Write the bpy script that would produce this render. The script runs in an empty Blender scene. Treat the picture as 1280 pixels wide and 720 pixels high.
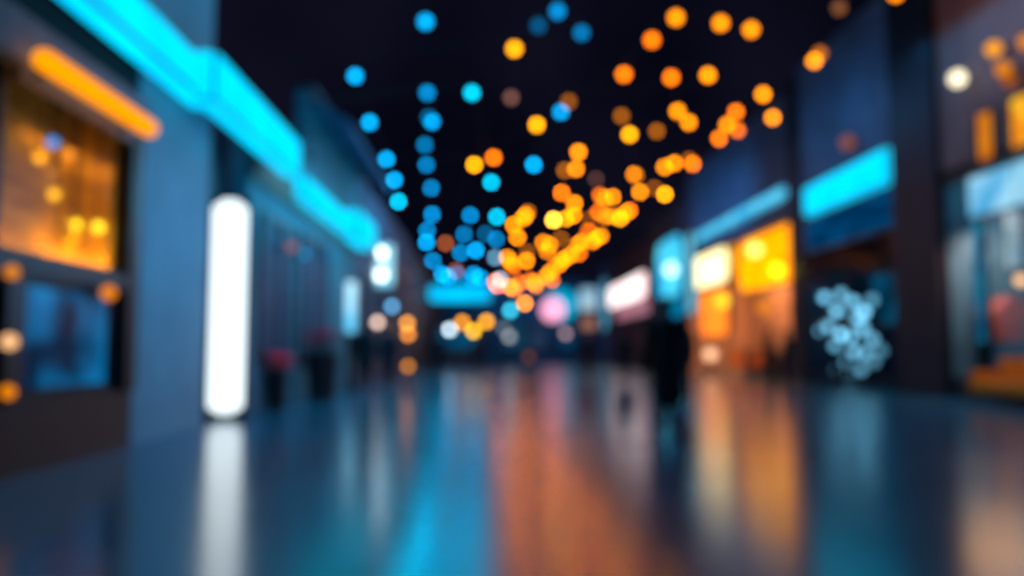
import bpy, bmesh, math, random
from mathutils import Vector, Matrix, Euler
random.seed(7)
S = bpy.context.scene
COL = S.collection
PI = math.pi
# ------------------------------------------------------------------ camera
F = 1000.0
cam_d = bpy.data.cameras.new('camera'); cam = bpy.data.objects.new('camera', cam_d); COL.objects.link(cam)
cam.location = (0, 0, 1.08)
cam.rotation_euler = (math.radians(90) + math.atan(77/F), 0, -math.atan(30/F))
cam_d.sensor_width = 36; cam_d.lens = 36*F/1280
cam_d.clip_end = 400
CPX = 22.0; FOC = 0.35
cam_d.dof.use_dof = True
cam_d.dof.focus_distance = FOC
APER = CPX*FOC/F
cam_d.dof.aperture_fstop = cam_d.lens/(APER*1000)
S.camera = cam
RM = cam.rotation_euler.to_matrix()
O = Vector((0, 0, 1.08))
def ray(px, py): return RM @ Vector(((px-640)/F, -(py-360)/F, -1))
def at(px, py, Y):
    d = ray(px, py); return O + d*(Y/d.y)
def onx(px, py, X):
    d = ray(px, py); return O + d*(X/d.x)

# ------------------------------------------------------------------ materials
def srgb(c):
    f = lambda v: (v/255/12.92) if v/255 <= .04045 else ((v/255+.055)/1.055)**2.4
    return tuple(f(v) for v in c)
_m = {}
def mat(name, col, rough=.6, metal=0, var=.18, scale=4, spec=.5, stretch=None, bump=0):
    if name in _m: return _m[name]
    m = bpy.data.materials.new(name); m.use_nodes = True; nt = m.node_tree; b = nt.nodes['Principled BSDF']
    c = srgb(col)
    tc = nt.nodes.new('ShaderNodeTexCoord'); mp = nt.nodes.new('ShaderNodeMapping'); nz = nt.nodes.new('ShaderNodeTexNoise')
    if stretch: mp.inputs['Scale'].default_value = stretch
    nz.inputs['Scale'].default_value = scale; nz.inputs['Detail'].default_value = 4
    nt.links.new(tc.outputs['Object'], mp.inputs[0]); nt.links.new(mp.outputs[0], nz.inputs['Vector'])
    r = nt.nodes.new('ShaderNodeValToRGB')
    r.color_ramp.elements[0].position = .3; r.color_ramp.elements[1].position = .7
    r.color_ramp.elements[0].color = (*[v*(1-var) for v in c], 1); r.color_ramp.elements[1].color = (*[min(1, v*(1+var)) for v in c], 1)
    nt.links.new(nz.outputs['Fac'], r.inputs[0]); nt.links.new(r.outputs[0], b.inputs['Base Color'])
    b.inputs['Roughness'].default_value = rough; b.inputs['Metallic'].default_value = metal
    b.inputs['Specular IOR Level'].default_value = spec
    if bump:
        bp = nt.nodes.new('ShaderNodeBump'); bp.inputs['Strength'].default_value = bump
        nt.links.new(nz.outputs['Fac'], bp.inputs['Height']); nt.links.new(bp.outputs[0], b.inputs['Normal'])
    _m[name] = m; return m
def hot(c, col, k):
    return tuple(v*(k if q >= 235 else 1) for v, q in zip(c, col))
def emat(name, col, strength=1.0, var=0.0, scale=2, col2=None, stretch=None, boost=1.0):
    """a lamp surface or a backlit panel; col in display colours"""
    if name in _m: return _m[name]
    m = bpy.data.materials.new(name); m.use_nodes = True; nt = m.node_tree
    for n in list(nt.nodes): nt.nodes.remove(n)
    out = nt.nodes.new('ShaderNodeOutputMaterial'); e = nt.nodes.new('ShaderNodeEmission')
    e.inputs['Strength'].default_value = strength
    c = hot(srgb(col), col, boost); c2 = hot(srgb(col2), col2, boost) if col2 else tuple(v*(1-var) for v in c)
    c = tuple(v/boost for v in c); c2 = tuple(v/boost for v in c2); e.inputs['Strength'].default_value = strength*boost
    if var or col2:
        tc = nt.nodes.new('ShaderNodeTexCoord'); mp = nt.nodes.new('ShaderNodeMapping'); nz = nt.nodes.new('ShaderNodeTexNoise')
        if stretch: mp.inputs['Scale'].default_value = stretch
        nz.inputs['Scale'].default_value = scale; nz.inputs['Detail'].default_value = 2
        nt.links.new(tc.outputs['Object'], mp.inputs[0]); nt.links.new(mp.outputs[0], nz.inputs['Vector'])
        r = nt.nodes.new('ShaderNodeValToRGB'); r.color_ramp.elements[0].position = .36; r.color_ramp.elements[1].position = .64
        r.color_ramp.elements[0].color = (*c2, 1); r.color_ramp.elements[1].color = (*c, 1)
        nt.links.new(nz.outputs['Fac'], r.inputs[0]); nt.links.new(r.outputs[0], e.inputs['Color'])
    else: e.inputs['Color'].default_value = (*c, 1)
    nt.links.new(e.outputs[0], out.inputs[0])
    _m[name] = m; return m
def glassmat():
    if 'glass' in _m: return _m['glass']
    m = bpy.data.materials.new('glass'); m.use_nodes = True; nt = m.node_tree
    for n in list(nt.nodes): nt.nodes.remove(n)
    out = nt.nodes.new('ShaderNodeOutputMaterial'); t = nt.nodes.new('ShaderNodeBsdfTransparent'); g = nt.nodes.new('ShaderNodeBsdfGlossy')
    mx = nt.nodes.new('ShaderNodeMixShader'); fr = nt.nodes.new('ShaderNodeMath'); fr.inputs[0].default_value = .01; fr.inputs[1].default_value = 0
    g.inputs['Roughness'].default_value = .12; t.inputs[0].default_value = (.93, .95, .97, 1)
    nt.links.new(fr.outputs[0], mx.inputs[0]); nt.links.new(t.outputs[0], mx.inputs[1]); nt.links.new(g.outputs[0], mx.inputs[2]); nt.links.new(mx.outputs[0], out.inputs[0])
    _m['glass'] = m; return m
GL = glassmat()
BLK = mat('black_frame', (22, 24, 28), .45)
DKM = mat('dark_metal', (40, 44, 50), .35, .8)
STEEL = mat('steel', (120, 124, 130), .3, .9)
RUB = mat('rubber', (20, 20, 20), .9)
PLAS = mat('grey_housing', (88, 96, 108), .5)

# ------------------------------------------------------------------ mesh helpers
def box(bm, c, s, rz=0, bev=0):
    r = bmesh.ops.create_cube(bm, size=1); vs = r['verts']
    bmesh.ops.scale(bm, vec=s, verts=vs)
    if bev:
        es = list({e for v in vs for e in v.link_edges})
        q = bmesh.ops.bevel(bm, geom=es, offset=min(bev, min(s)*.45), segments=2, affect='EDGES'); vs = list({v for f in q['faces'] for v in f.verts} | {v for v in vs if v.is_valid})
    if rz: bmesh.ops.rotate(bm, cent=(0, 0, 0), matrix=Matrix.Rotation(rz, 3, 'Z'), verts=vs)
    bmesh.ops.translate(bm, vec=c, verts=vs); return vs
def cone(bm, p0, p1, r0, r1=None, seg=12, caps=True):
    r1 = r0 if r1 is None else r1; p0 = Vector(p0); p1 = Vector(p1); d = p1-p0
    q = bmesh.ops.create_cone(bm, cap_ends=caps, segments=seg, radius1=max(r0, 1e-4), radius2=max(r1, 1e-4), depth=d.length)
    bmesh.ops.transform(bm, matrix=Matrix.Translation((p0+p1)/2) @ d.to_track_quat('Z', 'Y').to_matrix().to_4x4(), verts=q['verts']); return q['verts']
def ball(bm, c, r, sub=2, sc=(1, 1, 1)):
    q = bmesh.ops.create_icosphere(bm, subdivisions=sub, radius=r)
    bmesh.ops.scale(bm, vec=sc, verts=q['verts']); bmesh.ops.translate(bm, vec=c, verts=q['verts']); return q['verts']
def lathe(bm, prof, c=(0, 0, 0), seg=20):
    rings = []
    for r, z in prof: rings.append([bm.verts.new((c[0]+r*math.cos(2*PI*k/seg), c[1]+r*math.sin(2*PI*k/seg), c[2]+z)) for k in range(seg)])
    for a, b in zip(rings, rings[1:]):
        for k in range(seg): bm.faces.new((a[k], a[(k+1) % seg], b[(k+1) % seg], b[k]))
    bm.faces.new(rings[0][::-1]); bm.faces.new(rings[-1])
def tube(bm, pts, r, seg=6):
    for a, b in zip(pts, pts[1:]):
        if (Vector(a)-Vector(b)).length > 1e-4: cone(bm, a, b, r, r, seg)
def rpanel(bm, c, t, W, H, r, axis='x'):
    pts = []
    for cy, cz, a0 in ((W/2-r, H/2-r, 0), (-W/2+r, H/2-r, 90), (-W/2+r, -H/2+r, 180), (W/2-r, -H/2+r, 270)):
        for k in range(7):
            a = math.radians(a0+k*15); pts.append((cy+r*math.cos(a), cz+r*math.sin(a)))
    mk = (lambda d, u, v: (c[0]+d, c[1]+u, c[2]+v)) if axis == 'x' else (lambda d, u, v: (c[0]+u, c[1]+d, c[2]+v))
    A = [bm.verts.new(mk(-t/2, *p)) for p in pts]; B = [bm.verts.new(mk(t/2, *p)) for p in pts]; n = len(pts)
    for k in range(n): bm.faces.new((A[k], A[(k+1) % n], B[(k+1) % n], B[k]))
    bm.faces.new(A); bm.faces.new(B[::-1])
def BM(): return bmesh.new()
def obj(name, bm, m, parent=None, smooth=False, local=False):
    me = bpy.data.meshes.new(name)
    bmesh.ops.recalc_face_normals(bm, faces=bm.faces); bm.to_mesh(me); bm.free()
    if smooth:
        for p in me.polygons: p.use_smooth = True
    o = bpy.data.objects.new(name, me); COL.objects.link(o)
    for mm in (m if isinstance(m, (list, tuple)) else [m]): me.materials.append(mm)
    if parent: o.parent = parent
    return o
def tag(o, label, cat, group=None):
    o['label'] = label; o['category'] = cat
    if group: o['group'] = group
    return o
def thing(name, label, cat, loc=(0, 0, 0), rz=0, group=None):
    o = bpy.data.objects.new(name, None); COL.objects.link(o); o.location = loc; o.rotation_euler = (0, 0, rz); o.empty_display_size = .1
    return tag(o, label, cat, group)
def struct(name, bm, m, parent=None):
    o = obj(name, bm, m, parent)
    if not parent: o['kind'] = 'structure'
    return o
def dup(root, loc, rz=None, label=None, group=None):
    r = root.copy(); COL.objects.link(r); r.location = loc
    if rz is not None: r.rotation_euler = (0, 0, rz)
    if label: r['label'] = label
    if group: r['group'] = group
    for ch in list(root.children):
        c = ch.copy(); COL.objects.link(c); c.parent = r
        for g in list(ch.children):
            d = g.copy(); COL.objects.link(d); d.parent = c
    return r
def center(pts): return sum((Vector(p) for p in pts), Vector())/len(pts)
def sbox(name, x0, x1, y0, y1, z0, z1, m, parent=None, st=True, bev=0):
    b = BM(); box(b, ((x0+x1)/2, (y0+y1)/2, (z0+z1)/2), (abs(x1-x0), abs(y1-y0), abs(z1-z0)), bev=bev)
    return struct(name, b, m, parent) if st else obj(name, b, m, parent)

# ------------------------------------------------------------------ world
w = bpy.data.worlds.new('night'); S.world = w; w.use_nodes = True
nt = w.node_tree; bg = nt.nodes['Background']
tc = nt.nodes.new('ShaderNodeTexCoord'); nz = nt.nodes.new('ShaderNodeTexNoise'); nz.inputs['Scale'].default_value = 3
rp = nt.nodes.new('ShaderNodeValToRGB'); rp.color_ramp.elements[0].color = (.0012, .0014, .005, 1); rp.color_ramp.elements[1].color = (.006, .0055, .015, 1)
rp.color_ramp.elements[0].position = .35; rp.color_ramp.elements[1].position = .7
nt.links.new(tc.outputs['Generated'], nz.inputs['Vector']); nt.links.new(nz.outputs['Fac'], rp.inputs[0]); nt.links.new(rp.outputs[0], bg.inputs['Color'])
bg.inputs['Strength'].default_value = 1.0

# ------------------------------------------------------------------ ground
XL, XR, YE = -4.05, 10.5, 75.0
def floor_mat():
    m = bpy.data.materials.new('polished_paving'); m.use_nodes = True; nt = m.node_tree; b = nt.nodes['Principled BSDF']
    tc = nt.nodes.new('ShaderNodeTexCoord'); br = nt.nodes.new('ShaderNodeTexBrick'); nz = nt.nodes.new('ShaderNodeTexNoise')
    br.inputs['Scale'].default_value = 1.0; br.offset = 0.0
    br.inputs['Brick Width'].default_value = .9; br.inputs['Row Height'].default_value = .9; br.inputs['Mortar Size'].default_value = .006
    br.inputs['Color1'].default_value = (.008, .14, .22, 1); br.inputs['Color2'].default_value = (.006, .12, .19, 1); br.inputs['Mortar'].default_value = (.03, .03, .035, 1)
    nt.links.new(tc.outputs['Object'], br.inputs['Vector']); nt.links.new(br.outputs['Color'], b.inputs['Base Color'])
    nz.inputs['Scale'].default_value = .6; nz.inputs['Detail'].default_value = 2
    mr = nt.nodes.new('ShaderNodeMapRange'); mr.inputs['To Min'].default_value = FR0; mr.inputs['To Max'].default_value = FR1
    nt.links.new(tc.outputs['Object'], nz.inputs['Vector']); nt.links.new(nz.outputs['Fac'], mr.inputs['Value']); nt.links.new(mr.outputs[0], b.inputs['Roughness'])
    b.inputs['Specular IOR Level'].default_value = .5
    b.inputs['IOR'].default_value = 2.3
    return m
FR0, FR1 = .15, .23
sbox('floor', -16, 24, -6, 92, -.3, 0, floor_mat())

# ------------------------------------------------------------------ left facade
WALLB = mat('blue_grey_render', (150, 166, 176), .75, var=.12, scale=1.3)
WALLD = mat('dark_cladding', (46, 50, 62), .6, var=.2, scale=1.2)
BROWN = mat('brown_fascia', (120, 84, 72), .6, var=.25, scale=2)
PURP = mat('plum_plaster', (86, 80, 104), .8, var=.25, scale=.8)
# shop 1 front: bulkhead, header, pilaster
sbox('wall_left', XL-.3, XL, 9.25, 11.6, 0, 6.7, WALLB)                 # pale pilaster
sbox('wall_left', XL-.3, XL-.02, 2.0, 9.25, 3.95, 7.4, mat('charcoal_cladding', (16, 17, 22), .9))            # above shop 1
sbox('wall_left', XL-.3, XL+.02, 2.0, 9.25, 0, .62, BLK)                 # bulkhead
sbox('trim_1', XL-.15, XL+.06, 9.0, 9.25, .62, 3.95, BLK)
sbox('trim_2', XL-.15, XL+.05, 6.78, 7.05, .62, 1.78, BLK)
sbox('trim_3', XL-.15, XL+.05, 2.0, 9.0, 1.74, 1.9, BLK)
sbox('wall_left', XL-.7, XL-.35, 11.6, 13.4, 0, 5.3, WALLD)              # recess behind the tall light box
SL = mat('slate_render', (72, 126, 142), .8, var=.2, scale=1.1)
sbox('wall_left', XL-.3, XL, 13.4, 17.8, 0, 5.3, SL)
sbox('wall_left', XL-.3, XL, 17.8, 24.5, 0, 6.9, SL)
sbox('wall_left', XL-.3, XL, 24.5, 40, 0, 6.6, PURP)
sbox('wall_left', XL-.3, XL, 40, YE, 0, 6.4, WALLD)
sbox('trim_4', XL-.02, XL+.10, 13.5, 24.4, 4.0, 4.5, BROWN)
sbox('trim_5', XL-.1, XL+.16, 24.5, 39.8, 4.3, 4.7, BROWN)
sbox('wall_left', XL-3.2, XL-3.0, 2, 16, 0, 7.2, WALLD)                 # back of shop 1
# upper transom window
def window(n, x, y0, y1, z0, z1, side=1, bars=1, fr=.07):
    b = BM(); w_ = .08
    for z in (z0, z1): box(b, (x, (y0+y1)/2, z), (w_, y1-y0+fr, fr))
    for k in range(bars+2): box(b, (x, y0+(y1-y0)*k/(bars+1), (z0+z1)/2), (w_, fr, z1-z0))
    f = struct('window_%d' % n, b, BLK)
    b = BM(); box(b, (x, (y0+y1)/2, (z0+z1)/2), (.012, y1-y0, z1-z0)); obj('pane', b, GL, f)
    return f
window(1, XL-.06, 2.1, 8.97, 1.92, 3.9, bars=2)
window(2, XL-.06, 7.08, 8.97, .66, 1.72, bars=0)
# blind behind the transom: warm timber slats
t = thing('timber_blind', 'wide timber slat blind glowing amber behind the near left shop window', 'blind', (XL-.62, 6.5, 1.95))
AM = mat('amber_timber', (236, 160, 52), .45, var=.6, scale=1.2, stretch=(1, .8, 9))
b = BM()
for k in range(38): box(b, (0, 1.6, .04+k*.05), (.05, 8.2, .03 if k % 3 else .042))
obj('slat_panel', b, AM, t)
b = BM(); box(b, (0, 1.6, 1.98), (.09, 8.2, .08), bev=.01); obj('head_rail', b, DKM, t)
for k in range(6):
    b = BM(); cone(b, (.04, -2+k*1.4, 0), (.04, -2+k*1.4, 1.98), .006, seg=5); obj('cord', b, RUB, t)
def alight(name, loc, rot, sx, sy, col, power):
    if abs(rot[0]) > .01 and abs(rot[0]) >= abs(rot[1]): sx, sy = sy, sx   # keep the long side along the street
    l = bpy.data.lights.new(name, 'AREA'); l.shape = 'RECTANGLE'; l.size = sx; l.size_y = sy; l.color = srgb(col); l.energy = power
    o = bpy.data.objects.new(name, l); COL.objects.link(o); o.location = loc
    o.rotation_euler = Vector(rot).to_track_quat('-Z', 'Y').to_euler(); return o
def plight(name, loc, col, power, r=.05):
    l = bpy.data.lights.new(name, 'POINT'); l.color = srgb(col); l.energy = power; l.shadow_soft_size = r
    o = bpy.data.objects.new(name, l); COL.objects.link(o); o.location = loc; return o

# ------------------------------------------------------------------ globe lamps
def lum(col, k): return tuple(min(255, v) for v in col)
def globe_size(Y, dpx): return dpx*Y/F/2
SOCK = mat('bulb_socket', (30, 30, 34), .6)
def gain(dpx): return max(1.0, ((CPX*(1-0))/dpx)**2)
def globe(name, label, cat, P, dpx, col, k=1.0, group=None, mount='down', arm=None, partname='globe'):
    """a round glowing lamp; dpx its own size, k its brightness once spread by the lens"""
    r = globe_size(P.y, dpx)
    t = thing(name, label, cat, P, 0, group)
    b = BM(); ball(b, (0, 0, 0), r, 2)
    m = emat('glow_%d_%d_%d_%d' % (*col, round(k*gain(dpx)*10)), col, k*gain(dpx))
    obj(partname, b, m, t, smooth=True)
    b = BM()
    if mount == 'down':
        cone(b, (0, 0, r*.9), (0, 0, r*1.5), r*.38, r*.3, 10); cone(b, (0, 0, r*1.5), (0, 0, r*1.75), r*.12, seg=6)
        obj('socket', b, SOCK, t)
    elif mount == 'stem':
        cone(b, (0, 0, r*.9), (0, 0, arm), .01, seg=6); obj('cord', b, SOCK, t)
    elif mount == 'wall':
        s = math.copysign(1, arm)
        cone(b, (s*r*.85, 0, 0), (arm, 0, 0), .02, seg=8); box(b, (arm-s*.015, 0, 0), (.03, .16, .16), bev=.01); obj('bracket', b, SOCK, t)
    elif mount == 'post':
        cone(b, (0, 0, -P.z+.03), (0, 0, -r*.85), .04, .03, 10); cone(b, (0, 0, -P.z), (0, 0, -P.z+.12), .14, .08, 14); obj('post', b, DKM, t)
    return t
# lamps in the near left shop window
inL = [((50, 197), (255, 165, 30), .85, 'amber globe lamp left of its pair, under the blue one'),
       ((87, 193), (235, 135, 40), .75, 'duller orange globe lamp right beside the blue one'),
       ((66, 178), (0, 130, 200), .8, 'blue globe lamp at the top of the amber shop window'),
       ((68, 243), (255, 178, 30), .9, 'amber globe lamp alone in the middle of the shop window'),
       ((94, 281), (255, 205, 30), 1.2, 'bright yellow globe lamp, left of the lower pair'),
       ((123, 284), (255, 205, 40), 1.2, 'bright yellow globe lamp, right of the lower pair'),
       ((90, 300), (255, 170, 10), .8, 'amber globe lamp tucked under the bright yellow pair'),
       ((150, 176), (150, 80, 20), .5, 'faint brown globe lamp in the top right window corner'),
       ((65, 218), (200, 120, 50), .45, 'faint amber globe lamp in the middle of its column')]
for (px, py), c, k, lb in inL:
    P = onx(px, py, XL-.34)
    globe('pendant_lamp', lb+', near left shop', 'lamp', P, 13, c, k, None, 'stem', 3.86-P.z)
# sconces on the dark frame at the far left
for (px, py), c, k, dp, lb in [((15, 340), (225, 130, 30), .7, 17, 'dull orange globe wall lamp at the far left, uppermost of three'),
                        ((12, 427), (255, 190, 130), 1.0, 19, 'pale peach globe wall lamp at the far left edge'),
                        ((10, 490), (225, 125, 0), .8, 17, 'orange globe wall lamp at the far left, lowest of three'),
                        ((136, 366), (235, 130, 10), .8, 17, 'orange globe wall lamp beside the blue poster case')]:
    P = onx(px, py, XL+.18)
    globe('wall_lamp', lb, 'lamp', P, dp, c, k, None, 'wall', -.17)
# unseen warm fill lights added to brighten the blind
for yy, pw in ((7.4, 5), (8.9, 14), (10.2, 13)): alight('window_strip_light', (XL-.43, yy, 1.98), (-.35, 0, 1), .05, 1.3, (255, 182, 50), pw)
for yy in (8.6, 10.0): alight('window_strip_light', (XL-.43, yy, 3.3), (-.4, 0, -1), .05, 1.2, (255, 175, 50), 3)
# poster case in the lower window
t = thing('poster_case', 'blue backlit poster case in the lower near left shop window', 'poster', (XL-.44, 8.2, 0))
b = BM(); box(b, (0, 0, 1.2), (.1, 2.6, 1.15), bev=.02); box(b, (0, 0, .31), (.2, 2.4, .62)); obj('case', b, DKM, t)
b = BM(); box(b, (.06, 0, 1.2), (.02, 2.4, 1.0)); obj('poster', b, emat('poster_blue', (0, 125, 190), 1.1, scale=1.4, col2=(6, 34, 62)), t)
# orange tube sign
def neon_bar(label, y0, y1, z, x, r, m):
    t = thing('tube_light', label, 'light', (x, (y0+y1)/2, z)); L = (y1-y0)/2
    b = BM(); cone(b, (0, -L, 0), (0, L, 0), r, seg=16); ball(b, (0, -L, 0), r); ball(b, (0, L, 0), r); obj('tube', b, m, t, True)
    b = BM(); box(b, (-r*1.6-.05, 0, 0), (.07, 2*L+.1, r*3.4), bev=.01); obj('housing', b, PLAS, t)
    for s in (-1, 1):
        b = BM(); box(b, (-r/2-.15, s*L*.8, 0), (.3-r, .05, r*1.6)); obj('bracket', b, DKM, t)
    return t
neon_bar('long orange tube light slanting over the near left shop window', onx(56, 74, XL+.3).y, onx(186, 160, XL+.3).y, onx(120, 117, XL+.3).z, XL+.3, .095, emat('orange_tube', (255, 162, 0), 1.25, boost=1.2))
# soffit canopy over shop 1 that the tube is mounted under
sbox('trim_6', XL-.05, XL+.14, 2.0, 9.2, 3.5, 3.92, mat('canopy_grey', (120, 128, 142), .6))

# ---- cyan lightbox signs
CY = emat('cyan_sign', (0, 214, 255), 1.5, scale=1.1, col2=(0, 200, 250))
CY2 = emat('cyan_sign_pale', (110, 225, 255), 1.3, scale=.9, col2=(0, 170, 235))
CYD = emat('cyan_sign_dim', (70, 180, 225), .8, scale=.9, col2=(20, 130, 190))
def lightbox(label, x, y0, y1, z0, z1, side, m, depth=.3, name='illuminated_sign'):
    t = thing(name, label, 'sign', (x, (y0+y1)/2, (z0+z1)/2)); W = y1-y0; H = z1-z0
    b = BM(); box(b, (-side*depth/2, 0, 0), (depth, W, H), bev=.02); obj('cabinet', b, PLAS, t)
    b = BM(); box(b, (side*.015, 0, 0), (.03, W-.06, H-.06), bev=.012); obj('light_panel', b, m, t)
    # lit return at both ends and along the underside
    b = BM(); box(b, (-side*depth/2, 0, -H/2-.012), (depth*.8, W-.1, .024)); obj('lit_underside', b, m, t)
    b = BM(); box(b, (-side*depth/2, -W/2-.012, 0), (depth*.8, .024, H-.06)); obj('lit_end', b, m, t)
    return t
lightbox('long cyan light box sign at the upper left, nearest of the cyan signs', XL+.35, 6.2, 10.7, 4.33, 4.82, 1, CY)
lightbox('tall cyan light box sign above the white light column', XL+.62, 9.9, 14.4, 4.2, 4.84, 1, CY, depth=.26)
lightbox('cyan light box sign further down the left facade', XL+.3, 16.3, 21.3, 4.18, 4.68, 1, CY)
t = lightbox('square cyan sign box standing out at the end of the left sign row', XL+.55, 21.6, 24.6, 4.15, 4.9, 1, CY, depth=.5)
b = BM()
# tall white light column
t = thing('light_column', 'tall glowing white light column on the left facade', 'light', (at(284, 437, 12.6).x, 12.6, 0), math.radians(8))
b = BM(); q = [(-.25, .2), (-.25, 3.3), (-.1, 3.42), (.1, 3.42), (.25, 3.3), (.25, .2), (.1, .1), (-.1, .1)]
vs = [b.verts.new((x, -.07, z)) for x, z in q]; f = b.faces.new(vs); r = bmesh.ops.extrude_face_region(b, geom=[f]); bmesh.ops.translate(b, vec=(0, .08, 0), verts=[v for v in r['geom'] if isinstance(v, bmesh.types.BMVert)])
obj('diffuser', b, emat('white_column', (235, 250, 255), 1.7), t)
b = BM(); box(b, (0, .08, 1.76), (.58, .14, 3.44), bev=.03); obj('housing', b, DKM, t)
b = BM(); box(b, (0, .1, .03), (.6, .4, .06), bev=.01); obj('base', b, DKM, t)
# smaller white light column further away
P = at(438, 437, 23)
t = thing('light_column', 'short white light column far down the left side', 'light', (P.x, 23, 0))
b = BM(); box(b, (0, -.05, 2.3), (.3, .06, 1.45), bev=.02); obj('diffuser', b, emat('white_column_small', (190, 235, 255), 1.5, scale=.8, col2=(90, 190, 235)), t)
b = BM(); box(b, (0, .06, 2.3), (.36, .14, 1.52), bev=.02); box(b, (0, .06, .8), (.14, .1, 1.6)); obj('housing', b, DKM, t)
b = BM(); box(b, (0, .06, .03), (.5, .4, .06), bev=.01); obj('base', b, DKM, t)
# bright white-cyan panel
P = at(477, 332, 29)
t = thing('illuminated_sign', 'upright white and cyan light box sign on the left, past the cyan row', 'sign', (P.x, 29, P.z))
b = BM(); box(b, (0, -.1, 0), (.85, .05, 1.5), bev=.02); obj('light_panel', b, emat('white_cyan', (200, 245, 255), 1.35, scale=1.1, col2=(0, 190, 240)), t)
b = BM(); box(b, (0, .02, 0), (.95, .2, 1.6), bev=.02); obj('cabinet', b, PLAS, t)
b = BM(); cone(b, (-.5, .02, 0), (XL-P.x, .02, 0), .03); obj('bracket', b, DKM, t)
for (px, py), c, k, lb in [((476, 316), (225, 248, 255), 1.7, 'white globe wall lamp, upper one beside the upright white and cyan sign'), ((476, 344), (225, 248, 255), 1.5, 'white globe wall lamp, lower one beside the upright white and cyan sign')]:
    P = at(px, py, 28.6); globe('wall_lamp', lb, 'lamp', P, 12, c, k, None, 'wall', XL-P.x)  # globes added to whiten the core of the sign
alight('planter_spot_light', (XL+1.6, 14.2, 2.6), (-.25, .25, -1), .3, .5, (255, 110, 130), 14)  # pinkish fill added to bring out the red flowers
# faint lamps along left wall
for (px, py), c, k, dp, Y, lb in [((381, 318), (20, 110, 150), .45, 8, 17, 'faint teal globe wall lamp on the left facade'),
        ((364, 308), (150, 95, 90), .35, 12, 16, 'faint peach globe wall lamp on the left facade'),
        ((490, 383), (90, 165, 215), .75, 8, 33, 'pale blue globe wall lamp far down the left side'),
        ((472, 403), (225, 190, 175), .85, 9, 30, 'pale peach globe wall lamp far down the left side'),
        ((414, 318), (10, 100, 140), .4, 10, 20, 'dim teal globe wall lamp between the two light columns')]:
    P = onx(px, py, XL+.22); globe('wall_lamp', lb, 'lamp', P, dp, c, k, None, 'wall', -.2)
# windows on the slate wall
for i, (y0, y1, z0, z1) in enumerate([(14.2, 16.4, .9, 3.5), (17.2, 20.0, .8, 3.6), (26, 30, .7, 3.6), (31, 36, .7, 3.6)]):
    f = window(3+i, XL+.04, y0, y1, z0, z1, bars=1)
    b = BM(); box(b, (XL+.012, (y0+y1)/2, (z0+z1)/2), (.02, y1-y0, z1-z0)); obj('window_blind', b, mat('dim_blind', (60, 88, 112), .7), f)
# sloping awnings on the left
def awning(label, x, y0, y1, z, side, out, drop, m):
    t = thing('awning', label, 'awning', (x, (y0+y1)/2, z)); W = y1-y0
    b = BM(); prof = [(0, 0), (side*out, -drop), (side*out, -drop-.2), (side*out-.02*side, -drop-.2), (side*(out-.02), -drop-.03), (0, -.04)]
    A = [b.verts.new((px, -W/2, pz)) for px, pz in prof]; B = [b.verts.new((px, W/2, pz)) for px, pz in prof]
    n = len(prof)
    for k in range(n): b.faces.new((A[k], A[(k+1) % n], B[(k+1) % n], B[k]))
    b.faces.new(A); b.faces.new(B[::-1]); obj('canvas', b, m, t)
    for s in (-1, 1):
        b = BM(); cone(b, (0, s*W*.47, -drop-.3), (side*out*.95, s*W*.47, -drop-.03), .018, seg=6); obj('strut', b, DKM, t)
    return t
BLC = mat('blue_canvas', (48, 120, 160), .8)
awning('dim blue awning above the left facade signs', XL+.03, 17.9, 25.5, 6.75, 1, .9, .5, BLC)
# parapet
sbox('trim_7', XL-.35, XL+.12, 17.8, 24.5, 6.9, 7.05, WALLD)
sbox('trim_9', XL-.35, XL+.12, 13.4, 17.8, 5.3, 5.42, WALLD)

# ------------------------------------------------------------------ right facade
RB = mat('right_blue_render', (92, 108, 132), .8, var=.25, scale=.7)
RD = mat('right_dark_stone', (12, 26, 42), .6, var=.2, scale=1)
# upper storeys
sbox('wall_right', XR+.02, XR+.3, 10, 18.6, 5.0, 11, mat('warm_plaster', (118, 100, 100), .8, var=.2, scale=.8))
sbox('wall_right', XR-.15, XR+.3, 18.0, 20.0, 0, 11, RD)                   # dark pier
sbox('wall_right', XR, XR+.3, 20.0, 26.6, 4.7, 10.6, RB)
sbox('wall_right', XR-.05, XR+.3, 26.3, 27.3, 0, 10.4, RD)
sbox('wall_right', XR, XR+.3, 27.3, 41.5, 5.7, 10.2, RB)
sbox('wall_right', XR-.05, XR+.3, 41.5, 42.3, 0, 9.8, PURP)
sbox('wall_right', XR, XR+.3, 42.3, 52, 0, 9.2, RB)
sbox('wall_right', XR, XR+.3, 52, YE, 0, 8.6, PURP)
# shop volumes behind
def recess(y0, y1, z1, d, m, mc, mf):
    sbox('wall_right', XR+d, XR+d+.2, y0, y1, 0, z1, m)
    sbox('wall_right', XR+.02, XR+d, y1-.15, y1, 0, z1, m)
    sbox('ceiling', XR+.02, XR+d, y0, y1, z1-.02, z1+.15, mc)
# near right shop
recess(10, 18.0, 5.0, 3.2, mat('teal_wall', (70, 120, 135), .7), BLK, None)
window(7, XR+.02, 10.2, 17.9, .4, 4.9, bars=0, fr=.09)
sbox('wall_right', XR, XR+.2, 10, 18.0, 0, .38, RD)
# mid dark shop with tree of lights
recess(20.0, 26.4, 4.7, 2.5, mat('navy_wall', (22, 42, 66), .7), BLK, None)
window(8, XR+.02, 20.1, 26.2, .3, 4.6, bars=1, fr=.09)
# café
recess(27.3, 41.5, 5.75, 3.2, mat('cafe_wall', (196, 160, 142), .7, var=.2), mat('cafe_ceiling', (150, 120, 100), .8), None)
sbox('trim_8', XR, XR+.15, 27.3, 41.5, 5.6, 5.75, BLK)
window(9, XR+.03, 34.8, 41.4, .2, 5.55, bars=2, fr=.08)
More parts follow.
